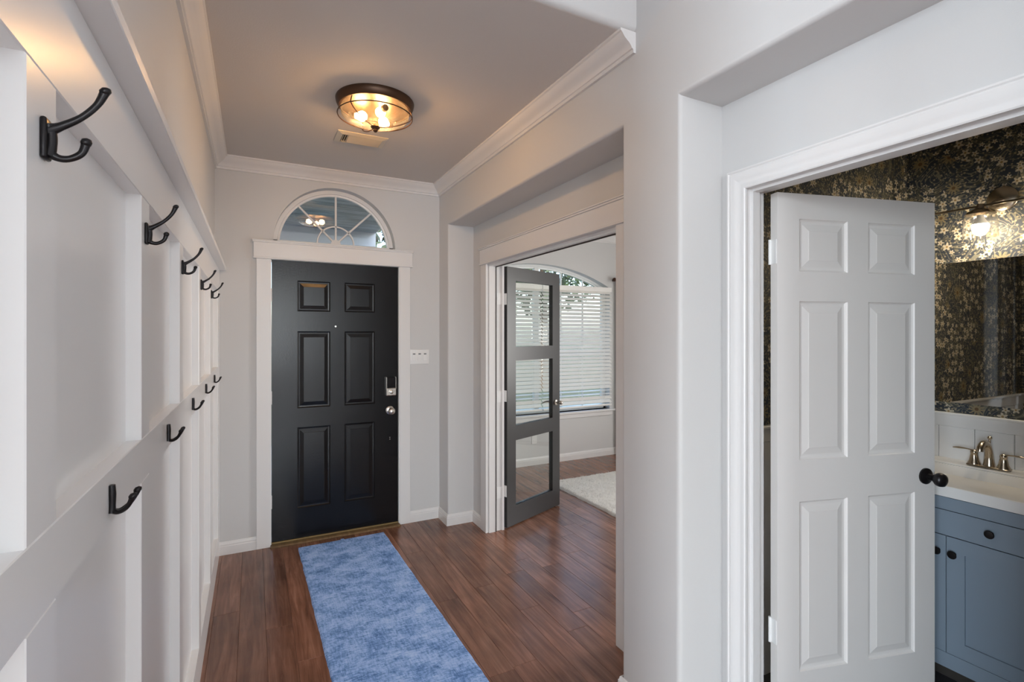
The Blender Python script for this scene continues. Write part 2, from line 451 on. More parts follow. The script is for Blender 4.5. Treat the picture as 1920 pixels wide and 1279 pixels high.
# ------------------------------------------------------------------ floor: slab and planks
floor = struct('floor', box(-4.6, 7.2, -8.6, 5.2, -0.12, -0.012), 'dark', 'dark brown hardwood floor of the entry and study', 'floor')
PW = 0.125
rng = random.Random(11)
def plank(x0, x1, y0, y1, nm='plank', par=None, m='wood', z=0.0):
    bm = box(x0+.0003, x1-.0003, y0+.0003, y1-.0003, z-0.012, z)
    es = [e for e in bm.edges if all(abs(v.co.z-z) < 1e-6 for v in e.verts)]
    bmesh.ops.bevel(bm, geom=es, offset=0.0011, segments=1, affect='EDGES')
    return obj(nm, bm, m, par)
nrow = 0
x = -0.235 - PW*0.65
while x < 5.0:
    ymax = 5.10 if x > 1.5 else 4.02
    ymin = 1.62 if x > 1.5 else -0.4
    y = ymin
    first = rng.uniform(0.3, 1.3)
    while y < ymax - 1e-6:
        ln = first if y == ymin else rng.choice((0.7, 0.95, 1.2, 1.5, 1.8))
        y1 = min(y+ln, ymax)
        if ymax-y1 < 0.25: y1 = ymax
        plank(x, min(x+PW, 5.0), y, y1, par=floor)
        y = y1
    x += PW; nrow += 1
obj('distant_boards', box(-4.6, 1.6, -8.6, -0.401, -0.012, -0.001), 'wood', floor)['kind'] = 'stuff'
struct('floor_bathroom', box(X2+.06, BX, -0.6, BY, -0.012, 0.002), 'tile', 'dark tile floor of the small bathroom', 'floor')

# ------------------------------------------------------------------ walls
wl = struct('wall_left', box(-0.36, XL, 0.4, YF+.15, 0, 3.66), 'wall', 'light grey left wall with white board and batten panelling', 'wall')
bm = plate(new(), [(YF,0),(YN1,0),(YN1,ZN),(YP,ZN),(YP,0),(YN2,0),(YN2,ZN),(YN3,ZN),(YN3,0),(-8.5,0),(-8.5,3.66),(YF,3.66)][::-1], [], 'x', XR, X2)
def niche_edge(a, b):
    if abs(a.x-XR) > 1e-5 or abs(b.x-XR) > 1e-5: return False
    ver = abs(a.y-b.y) < 1e-5 and any(abs(a.y-k) < 1e-4 for k in (YN1, YP, YN2, YN3))
    hor = abs(a.z-ZN) < 1e-4 and abs(b.z-ZN) < 1e-4
    return ver or hor
bevel_where(bm, niche_edge, 0.018, 4)
struct('wall_right', bm, 'wall', 'thick grey right wall with two rounded-edge door niches', 'wall', smooth=40)
FD0, FD1 = 1.972, 3.517     # French door opening
BD0, BD1 = 0.480, 1.250     # bathroom door opening
bm = plate(new(), [(-8.5,0),(BD0-.03,0),(BD0-.03,2.075),(BD1+.03,2.075),(BD1+.03,0),(FD0-.04,0),(FD0-.04,2.075),(FD1+.04,2.075),(FD1+.04,0),(SY+.15,0),(SY+.15,3.66),(-8.5,3.66)], [], 'x', X2, X3)
struct('wall_recessed', bm, 'wall', 'grey recessed wall holding the glazed door and bathroom door', 'wall')
# front wall with door opening and half-round transom opening
ACX, ACZ, AR = 0.569, 2.19, 0.441
DX0, DX1 = 0.118, 1.032
arch = arc(ACX, ACZ, AR, 180, 0, 40)
out = [(-.36,0),(DX0-.012,0),(DX0-.012,2.10),(arch[0][0],2.10)] + arch + [(arch[-1][0],2.10),(DX1+.012,2.10),(DX1+.012,0),(X2,0),(X2,3.2),(-.36,3.2)]
struct('wall_front', plate(new(), out, [], 'y', YF, YF+.15), 'wall', 'grey front wall around the black entry door', 'wall', smooth=30)
bm = box(XL-.02, XR+.05, YH, YF+.1, ZC, 3.655)
bevel_where(bm, lambda a, b: all(abs(v.y-YH) < 1e-5 and abs(v.z-ZC) < 1e-5 for v in (a, b)), 0.03, 5)
ce = struct('ceiling', bm, 'ceil', 'grey textured entry ceiling with rounded front edge', 'ceiling', smooth=40)
ce.data.materials.append(M['wall'])
for p in ce.data.polygons:
    if p.normal.y < -0.25: p.material_index = 1      # the upright face above the edge is wall paint
# open room behind the camera
bm = plate(new(), rect(-4.5, XR+.2, 0, 3.66), [rect(wx-.66, wx+.66, .5, 3.0) for wx in (-2.6, -.85, .58)], 'y', -8.65, -8.5)
struct('wall_back', bm, 'wall', 'grey living room wall with three tall windows', 'wall')
bm = plate(new(), rect(-8.65, .55, 0, 3.66), [rect(-5.15, -3.35, .4, 3.1), rect(-2.85, -1.05, .4, 3.1)], 'x', -4.65, -4.5)
struct('wall_living_side', bm, 'wall', 'grey living room side wall with two windows', 'wall')
struct('wall_living_front', box(-4.5, -.36, .4, .55, 0, 3.66), 'wall', 'plain grey living room wall beside the panelled wall', 'wall')
struct('ceiling_living', box(-4.65, X3, -8.65, YH, 3.66, 3.8), 'ceil', 'high grey living room ceiling', 'ceiling')
def simple_window(name, label, axis, a, u0, u1, z0, z1):
    t = thing(name, label, 'window', kind='structure')
    fr = 0.05
    def b(n, u_0, u_1, z_0, z_1, d0, d1, m):
        q = box(u_0, u_1, a+d0, a+d1, z_0, z_1) if axis == 'y' else box(a+d0, a+d1, u_0, u_1, z_0, z_1)
        obj(n, q, m, t)
    for z_0, z_1 in ((z0, z0+fr), (z1-fr, z1), ((z0+z1)/2-.02, (z0+z1)/2+.02)): b('rail', u0, u1, z_0, z_1, 0, .05, 'vinyl')
    for u_0, u_1 in ((u0, u0+fr), (u1-fr, u1)): b('stile', u_0, u_1, z0+fr, z1-fr, 0, .05, 'vinyl')
    for z_0, z_1 in ((z0+fr, (z0+z1)/2-.02), ((z0+z1)/2+.02, z1-fr)): b('pane', u0+fr, u1-fr, z_0, z_1, .02, .026, 'glass')
for wx, nm in ((-2.6, 'first'), (-.85, 'middle'), (.58, 'last')):
    simple_window('window_%d' % (3+int(wx > -2)+int(wx > 0)), 'tall white %s window in the living room wall' % nm, 'y', -8.6, wx-.66, wx+.66, .5, 3.0)
simple_window('window_6', 'far white window in the living room side wall', 'x', -4.6, -5.15, -3.35, .4, 3.1)
simple_window('window_8', 'near white window in the living room side wall', 'x', -4.6, -2.85, -1.05, .4, 3.1)
# study
segR = (1.01**2+.245**2)/(2*.245)
WX0, WX1, WZ0, WZS, WZA = 1.98, 4.00, .585, 2.10, 2.345
half = math.degrees(math.asin(1.01/segR))
warc = [( (WX0+WX1)/2+segR*math.sin(R(-half+2*half*i/24)), WZA-segR+segR*math.cos(R(-half+2*half*i/24))) for i in range(25)]
struct('wall_study_window', plate(new(), rect(X3, SX+.15, 0, 3.0), [[(WX1,WZ0),(WX0,WZ0)]+warc], 'y', SY, SY+.16), 'wall', 'beige study wall with the arched window', 'wall', smooth=30)
struct('wall_study_side', plate(new(), rect(1.62, SY, 0, 3.0), [rect(1.75, 2.41, .7, 2.3)], 'x', SX, SX+.15), 'wall', 'beige study side wall with the added narrow window', 'wall')
simple_window('window_7', 'narrow white unseen window added to light the study', 'x', SX+.05, 1.75, 2.41, .7, 2.3)  # out of view, added and placed for the study lamp
struct('wall_study_near', box(X3, SX+.15, BY+.02, 1.62, 0, 3.0), 'wall', 'beige study wall behind the bathroom', 'wall')
struct('ceiling_study', box(X3, SX+.15, 1.5, SY+.16, ZC, 3.0), 'ceil', 'study ceiling beyond the glazed door', 'ceiling')
# bathroom shell
struct('wall_bathroom_mirror', box(BX, BX+.12, -.72, BY+.02, 0, 2.75), 'paper', 'dark floral papered bathroom wall behind the mirror', 'wall')
struct('wall_bathroom_side', box(X3, BX, BY, BY+.02, 0, 2.75), 'paper', 'dark floral papered bathroom wall behind the open door', 'wall')
struct('wall_bathroom_near', box(X3, BX, -.72, -.6, 0, 2.75), 'paper', 'dark floral papered end wall of the bathroom', 'wall')
bm = plate(new(), [(-.6,0),(BD0-.03,0),(BD0-.03,2.075),(BD1+.03,2.075),(BD1+.03,0),(BY,0),(BY,2.75),(-.6,2.75)], [], 'x', X3+.001, X3+.006)
struct('wall_bathroom_door', bm, 'paper', 'floral papered inner side of the bathroom doorway wall', 'wall')
struct('ceiling_bathroom', box(X3, BX+.12, -.72, BY+.02, 2.75, 2.85), 'white', 'white bathroom ceiling', 'ceiling')

# ------------------------------------------------------------------ board and batten on the left wall
ROW_UP = (0.734, 1.336, 1.952, 2.594, 3.230, 3.900)
y_end = YF - .0005
def board(nm, y0, y1, z0, z1, x1=XB): 
    bm = box(XL, x1, y0, y1, z0, z1)
    bevel_where(bm, lambda a, b: abs(a.x-x1) < 1e-6 and abs(b.x-x1) < 1e-6, 0.0015, 1)
    return obj(nm, bm, 'panelwhite', wl)
board('rail', .4, y_end, 1.820, 1.966)
board('rail', .4, y_end, 1.217, 1.308)
board('rail', .4, y_end, 0.0, .173)
for yc in ROW_UP:
    y0, y1 = yc-.045, min(yc+.045, y_end)
    if yc == ROW_UP[-1]: y1 = y_end
    board('batten', y0, y1, .173, 1.217); board('batten', y0, y1, 1.308, 1.820)
cs = (.355,) + ROW_UP
for a, b in zip(cs, cs[1:]):
    for z0, z1 in ((.173, 1.217), (1.308, 1.820)):
        obj('panel', box(XL, XL+.001, a+.045, b-.045, z0, z1), 'panelwhite', wl)
board('ledge', .4, y_end, 1.966, 1.988, -0.1661)

# ------------------------------------------------------------------ crown, baseboards, casings
CROWN = [(0,0),(.0775,0),(.0775,-.010),(.071,-.013),(.066,-.020),(.058,-.030),(.046,-.040),(.032,-.050),(.024,-.060),(.020,-.068),(.013,-.070),(.013,-.085),(0,-.085)]
struct('trim_1', sweep(new(), [(XL,YH+.004,ZC),(XL,YF,ZC),(XR,YF,ZC),(XR,YH+.004,ZC)], (0,0,1), CROWN), 'white', 'white crown moulding around the entry ceiling', 'crown moulding', smooth=25)
struct('trim_2', sweep(new(), [(X3,3.0,ZC),(X3,SY,ZC),(SX,SY,ZC),(SX,1.62,ZC)], (0,0,1), CROWN), 'white', 'white crown moulding in the study', 'crown moulding', smooth=25)
BASE = [(0,0),(.014,0),(.014,.058),(.011,.062),(.011,.072),(.008,.077),(.006,.086),(.003,.089),(0,.089)]
def base(name, pts, label): return struct(name, sweep(new(), [(a, b, 0) for a, b in pts], (0,0,1), BASE), 'white', label, 'baseboard', smooth=25)
base('baseboard_front', [(-.2078,YF),(.019,YF)], 'short white baseboard beside the entry door hinges')
base('baseboard_right', [(1.128,YF),(XR,YF),(XR,YN1),(X2,YN1),(X2,3.619)], 'white baseboard stepping into the glazed door niche')
base('baseboard_pillar', [(X2,1.872),(X2,YP),(XR,YP),(XR,YN2),(X2,YN2),(X2,1.316)], 'white baseboard wrapping the wall pillar')
base('baseboard_study', [(X3,3.62),(X3,SY),(SX,SY),(SX,1.62)], 'white baseboard under the study window')
base('baseboard_back', [(XR,-1.0),(XR,-8.5),(-4.5,-8.5),(-4.5,.4),(-.36,.4)], 'white baseboard of the living room')

def craftsman_casing(name, label, axis, face, sgn, u0, u1, ho0, ho1, z0, z1, lw0, lw1):
    """Flat legs and a capped head. axis 'y' = casing lies in an XZ plane (front wall), 'x' = in a YZ plane."""
    t = thing(name, label, 'door casing', kind='structure')
    def b(n, a0, a1, zz0, zz1, th, back=0.0):
        lo, hi = sorted((face+sgn*back, face+sgn*th))
        q = box(a0, a1, lo, hi, zz0, zz1, bev=.0015) if axis == 'y' else box(lo, hi, a0, a1, zz0, zz1, bev=.0015)
        return obj(n, q, 'white', t)
    b('leg', lw0, u0, 0, z0, .018); b('leg', u1, lw1, 0, z0, .018)
    hd = b('head', ho0+.006, ho1-.006, z0+.010, z1-.018, .022)
    b('bead', ho0+.004, ho1-.004, z0, z0+.010, .027)
    b('cap', ho0, ho1, z1-.018, z1-.008, .029); b('cap', ho0-.003, ho1+.003, z1-.008, z1, .034)
    return t
fc = craftsman_casing('trim_3', 'white flat casing with capped head around the black entry door', 'y', YF, -1, DX0-.008, DX1+.009, -.005, 1.151, 2.063, 2.196, .019, 1.128)
for a0, a1 in ((DX0-.012, DX0-.003), (DX1+.003, DX1+.012)): obj('jamb', box(a0, a1, YF-.012, YF+.149, 0, 2.075), 'white', fc)
obj('jamb_head', box(DX0-.012, DX1+.012, YF-.012, YF+.149, 2.061, 2.10), 'white', fc)
fd = craftsman_casing('trim_4', 'white flat casing with capped head around the glazed study door', 'x', X2, -1, FD0-.004, FD1+.004, 1.845, 3.634, 2.062, 2.196, 1.872, 3.618)
J0, J1 = X2+.0005, X3+.006
for s, yy in ((1, FD1), (-1, FD0)):
    lo, hi = sorted((yy+s*.013, yy+s*.039)); obj('jamb', box(J0, J1, lo, hi, 0, 2.062), 'white', fd)
    lo, hi = sorted((yy, yy+s*.013)); obj('stop', box(J0+.008, 1.662, lo, hi, 0, 2.046), 'white', fd)
    lo, hi = sorted((yy-s*.003, yy+s*.013)); obj('seal', box(1.662, 1.669, lo, hi, 0, 2.040), 'seal', fd)
obj('jamb_head', box(J0, J1, FD0-.039, FD1+.039, 2.062, 2.0745), 'white', fd)
obj('stop', box(J0+.008, 1.662, FD0, FD1, 2.046, 2.062), 'white', fd)
obj('seal', box(1.662, 1.669, FD0, FD1, 2.040, 2.062), 'seal', fd)
# study-side casing
for lo, hi in ((FD1+.004, 3.62), (1.872, FD0-.004)): obj('leg', box(X3, X3+.018, lo, hi, 0, 2.062), 'white', fd)
obj('head', box(X3, X3+.022, 1.86, 3.63, 2.062, 2.18), 'white', fd)
# bathroom casing: moulded profile mitred round the opening
bc = thing('trim_5', 'white moulded casing around the bathroom doorway', 'door casing', kind='structure')
PROF = [(0,0),(0,.010),(.004,.013),(.012,.013),(.018,.011),(.024,.011),(.034,.015),(.046,.019),(.058,.019),(.063,.016),(.067,.020),(.073,.019),(.074,.014),(.074,0)]
cpath = [(X2,BD0+.004,0),(X2,BD0+.004,2.057),(X2,BD1-.008,2.057),(X2,BD1-.008,0)]
bm = sweep(new(), cpath, (-1,0,0), [(o, t) for o, t in PROF])
obj('moulding', bm, 'white', bc, smooth=25)
for s, yy in ((1, BD1), (-1, BD0)):
    lo, hi = sorted((yy, yy+s*.029)); obj('jamb', box(J0, 1.700 if s > 0 else X3, lo, hi, 0, 2.060), 'white', bc)
    lo, hi = sorted((yy-s*.011, yy)); obj('stop', box(1.628, 1.665, lo, hi, 0, 2.050), 'white', bc)
obj('jamb_head', box(J0, X3, BD0-.029, BD1+.029, 2.060, 2.0745), 'white', bc)
obj('stop', box(1.628, 1.665, BD0, BD1, 2.050, 2.060), 'white', bc)

# ------------------------------------------------------------------ doors
def raised_panel(x0, x1, z0, z1, t, prof):
    bm = new()
    for side in (0, 1):
        rings = []
        for i, d in prof:
            yy = d if side == 0 else t-d
            rings.append([bm.verts.new(p) for p in ((x0+i,yy,z0+i),(x1-i,yy,z0+i),(x1-i,yy,z1-i),(x0+i,yy,z1-i))])
        for a, b in zip(rings, rings[1:]):
            for j in range(4): bm.faces.new((a[j], a[(j+1) % 4], b[(j+1) % 4], b[j]))
        bm.faces.new(rings[-1])
    bmesh.ops.recalc_face_normals(bm, faces=bm.faces[:])
    return bm
PANEL = [(0,0),(.003,.005),(.008,.0085),(.014,.009),(.018,.009),(.042,.0035),(.044,.0025)]
def six_panel(root, w_, h_, t, cols, rows, m):
    holes = [rect(a, b, c, d) for a, b in cols for c, d in rows]
    obj('frame', plate(new(), rect(0, w_, 0, h_), holes, 'y', 0, t), m, root, local=True)
    for a, b in cols:
        for c, d in rows: obj('panel', raised_panel(a, b, c, d, t, PANEL), m, root, local=True)
def hinge(root, x, y, z, leaf=True, m='white', hgt=.09, side=1, name='hinge'):
    bm = lathe(new(), [(0,-.002),(.0055,-.002),(.0055,hgt+.002),(0,hgt+.002)], (x, y, z), seg=10)
    for k in (1, 2):
        lathe(bm, [(.0062, hgt*k/3-.001),(.0062, hgt*k/3+.001)], (x, y, z), seg=10)
    return obj(name, bm, m, root, smooth=40, local=True)
def ball_knob(root, o, ax, m, r=.027, rose=.033, neck=.055, name='knob'):
    bm = lathe(new(), [(0,0),(rose,0),(rose,.006),(rose*.8,.010),(.012,.013),(.011,neck-.022),(r*.6,neck-.014),(r*.95,neck-.002),(r,neck+.008),(r*.9,neck+.018),(r*.5,neck+.025),(0,neck+.027)], o, ax, seg=28)
    return obj(name, bm, m, root, smooth=50, local=True)
# entry door
d1 = thing('door_1', 'black six-panel entry door below the half-round window', 'door', (DX0, YF+.004, .026), kind='structure')
six_panel(d1, .914, 2.032, .045, ((.170,.400),(.503,.731)), ((.215,.811),(.953,1.519),(1.667,1.892)), 'black')
for zz in (.245, .995, 1.735):
    h_ = hinge(d1, -.004, -.006, zz); h_['label'] = 'white painted hinge'
ball_knob(d1, (.850, 0, .893), (0,-1,0), 'nickel')['label'] = 'round brushed nickel knob'
lock = obj('smart_lock', box(.817, .893, -.024, 0, 1.018, 1.155, bev=.006, seg=2), 'screen', d1, local=True)
lock['label'] = 'keypad deadbolt with black face and nickel base'
obj('turn_base', box(.816, .894, -.030, -.0, 1.010, 1.072, bev=.006, seg=2), 'nickel', lock, local=True)
obj('turn_piece', lathe(new(), [(0,0),(.017,0),(.017,.008),(.012,.012),(0,.012)], (.855,-.029,1.042), (0,-1,0), 20), 'nickel', lock, smooth=40, local=True)
for xx in (.816, .890): obj('lock_edge', box(xx, xx+.004, -.027, 0, 1.06, 1.158), 'nickel', lock, local=True)
for xx, zz in ((.850, .676), (.850, .662)): obj('screw', lathe(new(), [(0,0),(.004,0),(.003,.002),(0,.002)], (xx,0,zz), (0,-1,0), 8), 'nickel', d1, local=True)
obj('peephole', lathe(new(), [(0,0),(.007,0),(.006,.003),(0,.003)], (.438,0,1.557), (0,-1,0), 12), 'nickel', d1, local=True)
th = struct('trim_6', box(DX0-.010, DX1+.010, YF-.055, YF+.149, -.002, .014, bev=.004), 'threshold', 'worn oak threshold under the black entry door', 'threshold')
obj('sweep_strip', box(DX0-.002, DX1+.002, YF-.006, YF+.03, .014, .024, bev=.002), 'brass', th)
# glazed study door
d2 = thing('door_2', 'open charcoal study door with three stacked glass panes', 'door', (1.765, 3.523, .010), R(22.45), kind='structure')
GW, GT = .712, .040
rowsG = ((.149,.668),(.785,1.302),(1.414,1.939))
obj('frame', plate(new(), rect(0, GW, 0, 2.045), [rect(.106,.606,a,b) for a, b in rowsG], 'y', 0, GT), 'charcoal', d2, local=True)
for a, b in rowsG:
    obj('pane', box(.1065,.6055,GT/2-.003,GT/2+.003,a+.0005,b-.0005), 'glass', d2, local=True)
    obj('glazing_bead', sweep(new(), [(.106,.0,a),(.606,.0,a),(.606,.0,b),(.106,.0,b)], (0,1,0), [(0,.006),(-.008,.014),(-.008,.017),(0,.017)], closed=True), 'charcoal', d2, local=True)
obj('astragal', box(GW-.028, GW+.026, GT, GT+.012, .008, 2.03), 'charcoal', d2, local=True)
for zz in (.24, .985, 1.745):
    hb = box(-.004, -.0005, .004, GT-.004, zz, zz+.088)
    obj('hinge_leaf', hb, 'plastic', d2, local=True)
    hinge(d2, -.006, GT+.002, zz, m='nickel')
ball_knob(d2, (.655, 0, .915), (0,-1,0), 'nickel', r=.017, rose=.026, neck=.045)
lv = obj('lever_rose', lathe(new(), [(0,0),(.026,0),(.026,.006),(.010,.010),(.010,.040),(0,.040)], (.655,GT,.915), (0,1,0), 24), 'nickel', d2, smooth=40, local=True)
obj('lever', tube(new(), smooth_path([(.660,GT+.038,.915),(.62,GT+.040,.917),(.58,GT+.038,.915),(.545,GT+.034,.910)], 4), lerp_list([.009,.008,.007,.005], 4), 10), 'nickel', lv, smooth=50, local=True)
for zz in (.25, .995, 1.755):
    obj('hinge_leaf', box(1.676, 1.722, FD1+.0095, FD1+.0132, zz, zz+.088), 'plastic', fd)
# bathroom door
d3 = thing('door_3', 'open white six-panel bathroom door with dark knob', 'door', (1.737, 1.220, .012), R(-14.6), kind='structure')
six_panel(d3, .738, 2.045, .035, ((.097,.315),(.412,.638)), ((.243,.884),(1.040,1.640),(1.752,1.950)), 'doorwhite')
for zz in (.355, 1.78):
    q = hinge(d3, -.006, .032, zz, m='plastic'); q['label'] = 'white hinge'
    obj('hinge_leaf', box(-.0025, -.0004, .004, .030, zz, zz+.09), 'plastic', d3, local=True)
kb = ball_knob(d3, (.690, 0, .945), (0,-1,0), 'hook', r=.027, rose=.032, neck=.052); kb['label'] = 'oil-rubbed dark knob'
ball_knob(d3, (.690, .035, .945), (0,1,0), 'hook', r=.027, rose=.032, neck=.052)

# ------------------------------------------------------------------ transom window
t1 = thing('window_1', 'half-round sunburst window above the black entry door', 'window', (ACX, YF+.09, ACZ), kind='structure')
fp = [(ACX+math.cos(R(180-180*i/40))*AR, YF+.075, ACZ+math.sin(R(180-180*i/40))*AR) for i in range(41)]
obj('frame', sweep(new(), fp, (0,-1,0), [(0,0),(0,-.04),(.044,-.04),(.044,-.012),(.030,-.010),(.028,0)]), 'white', t1, smooth=30)
obj('frame_bottom', box(ACX-AR, ACX+AR, YF+.075, YF+.115, ACZ-.03, ACZ+.03), 'white', t1)
rg = AR-.042
gl = [(ACX+math.cos(R(a))*rg, ACZ+.028+max(0, math.sin(R(a))*rg-.028)) for a in [180-180*i/40 for i in range(41)]]
obj('pane', plate(new(), gl, [], 'y', YF+.094, YF+.099), 'tglass', t1)
def spoke(a, r0, r1, wd=.008):
    c, s = math.cos(R(a)), math.sin(R(a))
    p0, p1 = Vector((ACX+c*r0, YF+.090, ACZ+.03+s*r0)), Vector((ACX+c*r1, YF+.090, ACZ+.03+s*r1))
    return sweep(new(), [p0, p1], (0,-1,0), [(-wd,0),(wd,0),(wd*.6,.006),(-wd*.6,.006)])
for a, r1 in ((45,.385),(90,.372),(135,.385)): obj('muntin', spoke(a, .02, r1), 'white', t1)
ip = [(ACX+math.cos(R(180-180*i/24))*.135, YF+.090, ACZ+.03+math.sin(R(180-180*i/24))*.135) for i in range(25)]
obj('muntin_arc', sweep(new(), ip, (0,-1,0), [(-.007,0),(.007,0),(.004,.006),(-.004,.006)]), 'white', t1, smooth=30)
hub = arc(ACX, ACZ+.029, .036, 0, 180, 16)
obj('hub', plate(new(), hub, [], 'y', YF+.082, YF+.092), 'white', t1)

# ------------------------------------------------------------------ study window with blinds
w2 = thing('window_2', 'wide arched study window behind white blinds', 'window', (0, SY, 0), kind='structure')
wcx = (WX0+WX1)/2
path = [(WX0,SY+.09,WZ0)]+[(a,SY+.09,b) for a, b in warc]+[(WX1,SY+.09,WZ0)]
obj('frame', sweep(new(), path, (0,-1,0), [(0,0),(0,-.05),(.045,-.05),(.045,-.012),(.03,-.010),(.028,0)]), 'vinyl', w2, smooth=30)
obj('frame_bottom', box(WX0, WX1, SY+.09, SY+.14, WZ0, WZ0+.05), 'vinyl', w2)
obj('mullion', box(wcx-.03, wcx+.03, SY+.085, SY+.14, WZ0+.05, WZA-.04), 'vinyl', w2)
obj('transom_bar', box(WX0+.04, WX1-.04, SY+.088, SY+.14, 2.03, 2.08), 'vinyl', w2)
def zarc(xx): return WZA-segR+math.sqrt(segR**2-(xx-wcx)**2)
for s in (-1, 1):
    for k in (1, 2):
        xx = wcx+s*(.03+k*.32)
        obj('muntin', box(xx-.008, xx+.008, SY+.100, SY+.115, WZ0+.05, zarc(xx)-.04), 'vinyl', w2)
    a, b = sorted((wcx+s*.03, wcx+s*.97))
    obj('meeting_rail', box(a, b, SY+.092, SY+.13, 1.27, 1.31), 'vinyl', w2)
gp = [(WX1-.03,WZ0+.03),(WX0+.03,WZ0+.03)]+[(wcx+(a-wcx)*.97, b-.03) for a, b in warc]
obj('pane', plate(new(), gp, [], 'y', SY+.106, SY+.110), 'glass', w2)
obj('sill', box(WX0-.06, WX1+.06, SY-.045, SY+.09, WZ0-.025, WZ0, bev=.004), 'white', w2)
obj('apron', box(WX0-.03, WX1+.03, SY-.018, SY, WZ0-.08, WZ0-.025, bev=.003), 'white', w2)
slat_me = None
for k, (bx0, bx1, lab) in enumerate(((WX0-.02, wcx-.004, 'white wooden slat blind behind the charcoal door glass'), (wcx+.004, WX1-.005, 'white wooden slat blind beside the open charcoal door'))):
    bl = thing('window_blind', lab, 'blind', (bx0, SY-.035, 0), group='blinds on the study window')
    L_ = bx1-bx0
    obj('valance', box(0, L_, -.018, .018, 2.045, 2.102, bev=.003), 'slat', bl, local=True)
    obj('bottom_rail', box(.004, L_-.004, -.025, .025, .632, .652, bev=.003), 'slat', bl, local=True)
    if slat_me is None or k == 1:
        sb = new()
        bx(sb, .004, L_-.004, -.025, .025, -.0015, .0015)
        slat_me = mesh_of(sb, 'slat', 'slat')
    n = 31
    for i in range(n):
        o = bpy.data.objects.new('slat', slat_me); C.objects.link(o); o.parent = bl
        o.location = (0, 0, .690+i*(2.035-.690)/(n-1)); o.rotation_euler = (R(42 if not 2 <= i <= 3 else 8), 0, 0)
    for xx in (.12, L_/2, L_-.12):
        obj('ladder_cord', tube(new(), [(xx,-.024,.64),(xx,-.024,2.05)], .0011, 4), 'slat', bl, local=True)

# ------------------------------------------------------------------ curtain beside the study window
cr = thing('curtain_rod', 'short dark brown curtain rod right of the study window', 'curtain rod', (4.05, SY, 2.20))
obj('bracket', box(-.012, .012, -.085, 0, -.014, .014, bev=.004), 'rod', cr, local=True)
obj('bracket_ring', lathe(new(), [(.016,-.012),(.024,-.012),(.024,.012),(.016,.012),(.016,-.012)], (0,-.085,0), (1,0,0), 20), 'rod', cr, smooth=40, local=True)
obj('bar', tube(new(), [(-.02,-.085,0),(.42,-.085,0)], .012, 12, up=(0,0,1)), 'rod', cr, smooth=40, local=True)
obj('finial', lathe(new(), [(0,0),(.012,0),(.014,.006),(.024,.016),(.026,.026),(.018,.040),(0,.046)], (-.018,-.085,0), (-1,0,0), 20), 'rod', cr, smooth=40, local=True)
bm = new(); pr = []
N = 90
for i in range(N+1):
    xx = 4.075+.34*i/N; yy = SY-.085+.026*math.sin(i/N*math.pi*12)
    pr.append((xx, yy))
top = [bm.verts.new((a, b, 2.185)) for a, b in pr]; bot = [bm.verts.new((a, b, .02)) for a, b in pr]
top2 = [bm.verts.new((a, b+.003, 2.185)) for a, b in pr]; bot2 = [bm.verts.new((a, b+.003, .02)) for a, b in pr]
for i in range(N):
    bm.faces.new((top[i], top[i+1], bot[i+1], bot[i])); bm.faces.new((top2[i+1], top2[i], bot2[i], bot2[i+1]))
    bm.faces.new((top[i], top2[i], top2[i+1], top[i+1])); bm.faces.new((bot[i+1], bot2[i+1], bot2[i], bot[i]))
bm.faces.new((top[0], bot[0], bot2[0], top2[0])); bm.faces.new((top[N], top2[N], bot2[N], bot[N]))
tag(obj('curtain', bm, 'curtain', smooth=60), 'white pleated curtain hanging from the short brown rod', 'curtain')
# outlet on the study wall
ot = thing('wall_outlet', 'white outlet plate low on the study wall under the window', 'outlet', (2.905, SY, .305))
obj('cover', box(-.035, .035, -.006, 0, -.058, .058, bev=.002), 'plastic', ot, local=True)
for zz in (-.02, .02): obj('socket', box(-.016, .016, -.009, -.006, zz-.014, zz+.014, bev=.002), 'plastic', ot, local=True)

# ------------------------------------------------------------------ coat hooks
def up_hook(y, z, label):
    t = thing('coat_hook', label, 'coat hook', (XB, y, z), group='two-arm coat hooks in the upper row')
    bm = box(0, .006, -.010, .010, -.023, .023, bev=.0025, seg=2)
    obj('backplate', bm, 'hook', t, smooth=50, local=True)
    p = smooth_path([(.004,0,.010),(.016,0,.0165),(.034,0,.030),(.048,0,.047),(.055,0,.063)], 5)
    bm = tube(new(), p, lerp_list([.0075,.0045,.0036,.0037,.0050], 5), 10, sx=.8)
    lathe(bm, [(0,-.0055),(.0045,-.0035),(.0060,0),(.0045,.0035),(0,.0055)], (.0555,0,.064), (.3,0,1), 12)
    obj('hat_arm', bm, 'hook', t, smooth=60, local=True)
    p = smooth_path([(.004,0,-.014),(.014,0,-.0195),(.024,0,-.0185),(.034,0,-.011),(.038,0,.001)], 5)
    bm = tube(new(), p, lerp_list([.006,.0040,.0036,.0038,.0046], 5), 10, sx=.8)
    lathe(bm, [(0,-.0055),(.0045,-.0035),(.0056,0),(.0045,.0035),(0,.0055)], (.0382,0,.002), (.1,0,1), 12)
    obj('coat_arm', bm, 'hook', t, smooth=60, local=True)
    p = smooth_path([(.005,0,.016),(.0075,0,.006),(.0075,0,-.006),(.005,0,-.018)], 4)
    obj('web', tube(new(), p, lerp_list([.007,.0055,.0055,.007], 4), 8, sx=.8), 'hook', t, smooth=60, local=True)
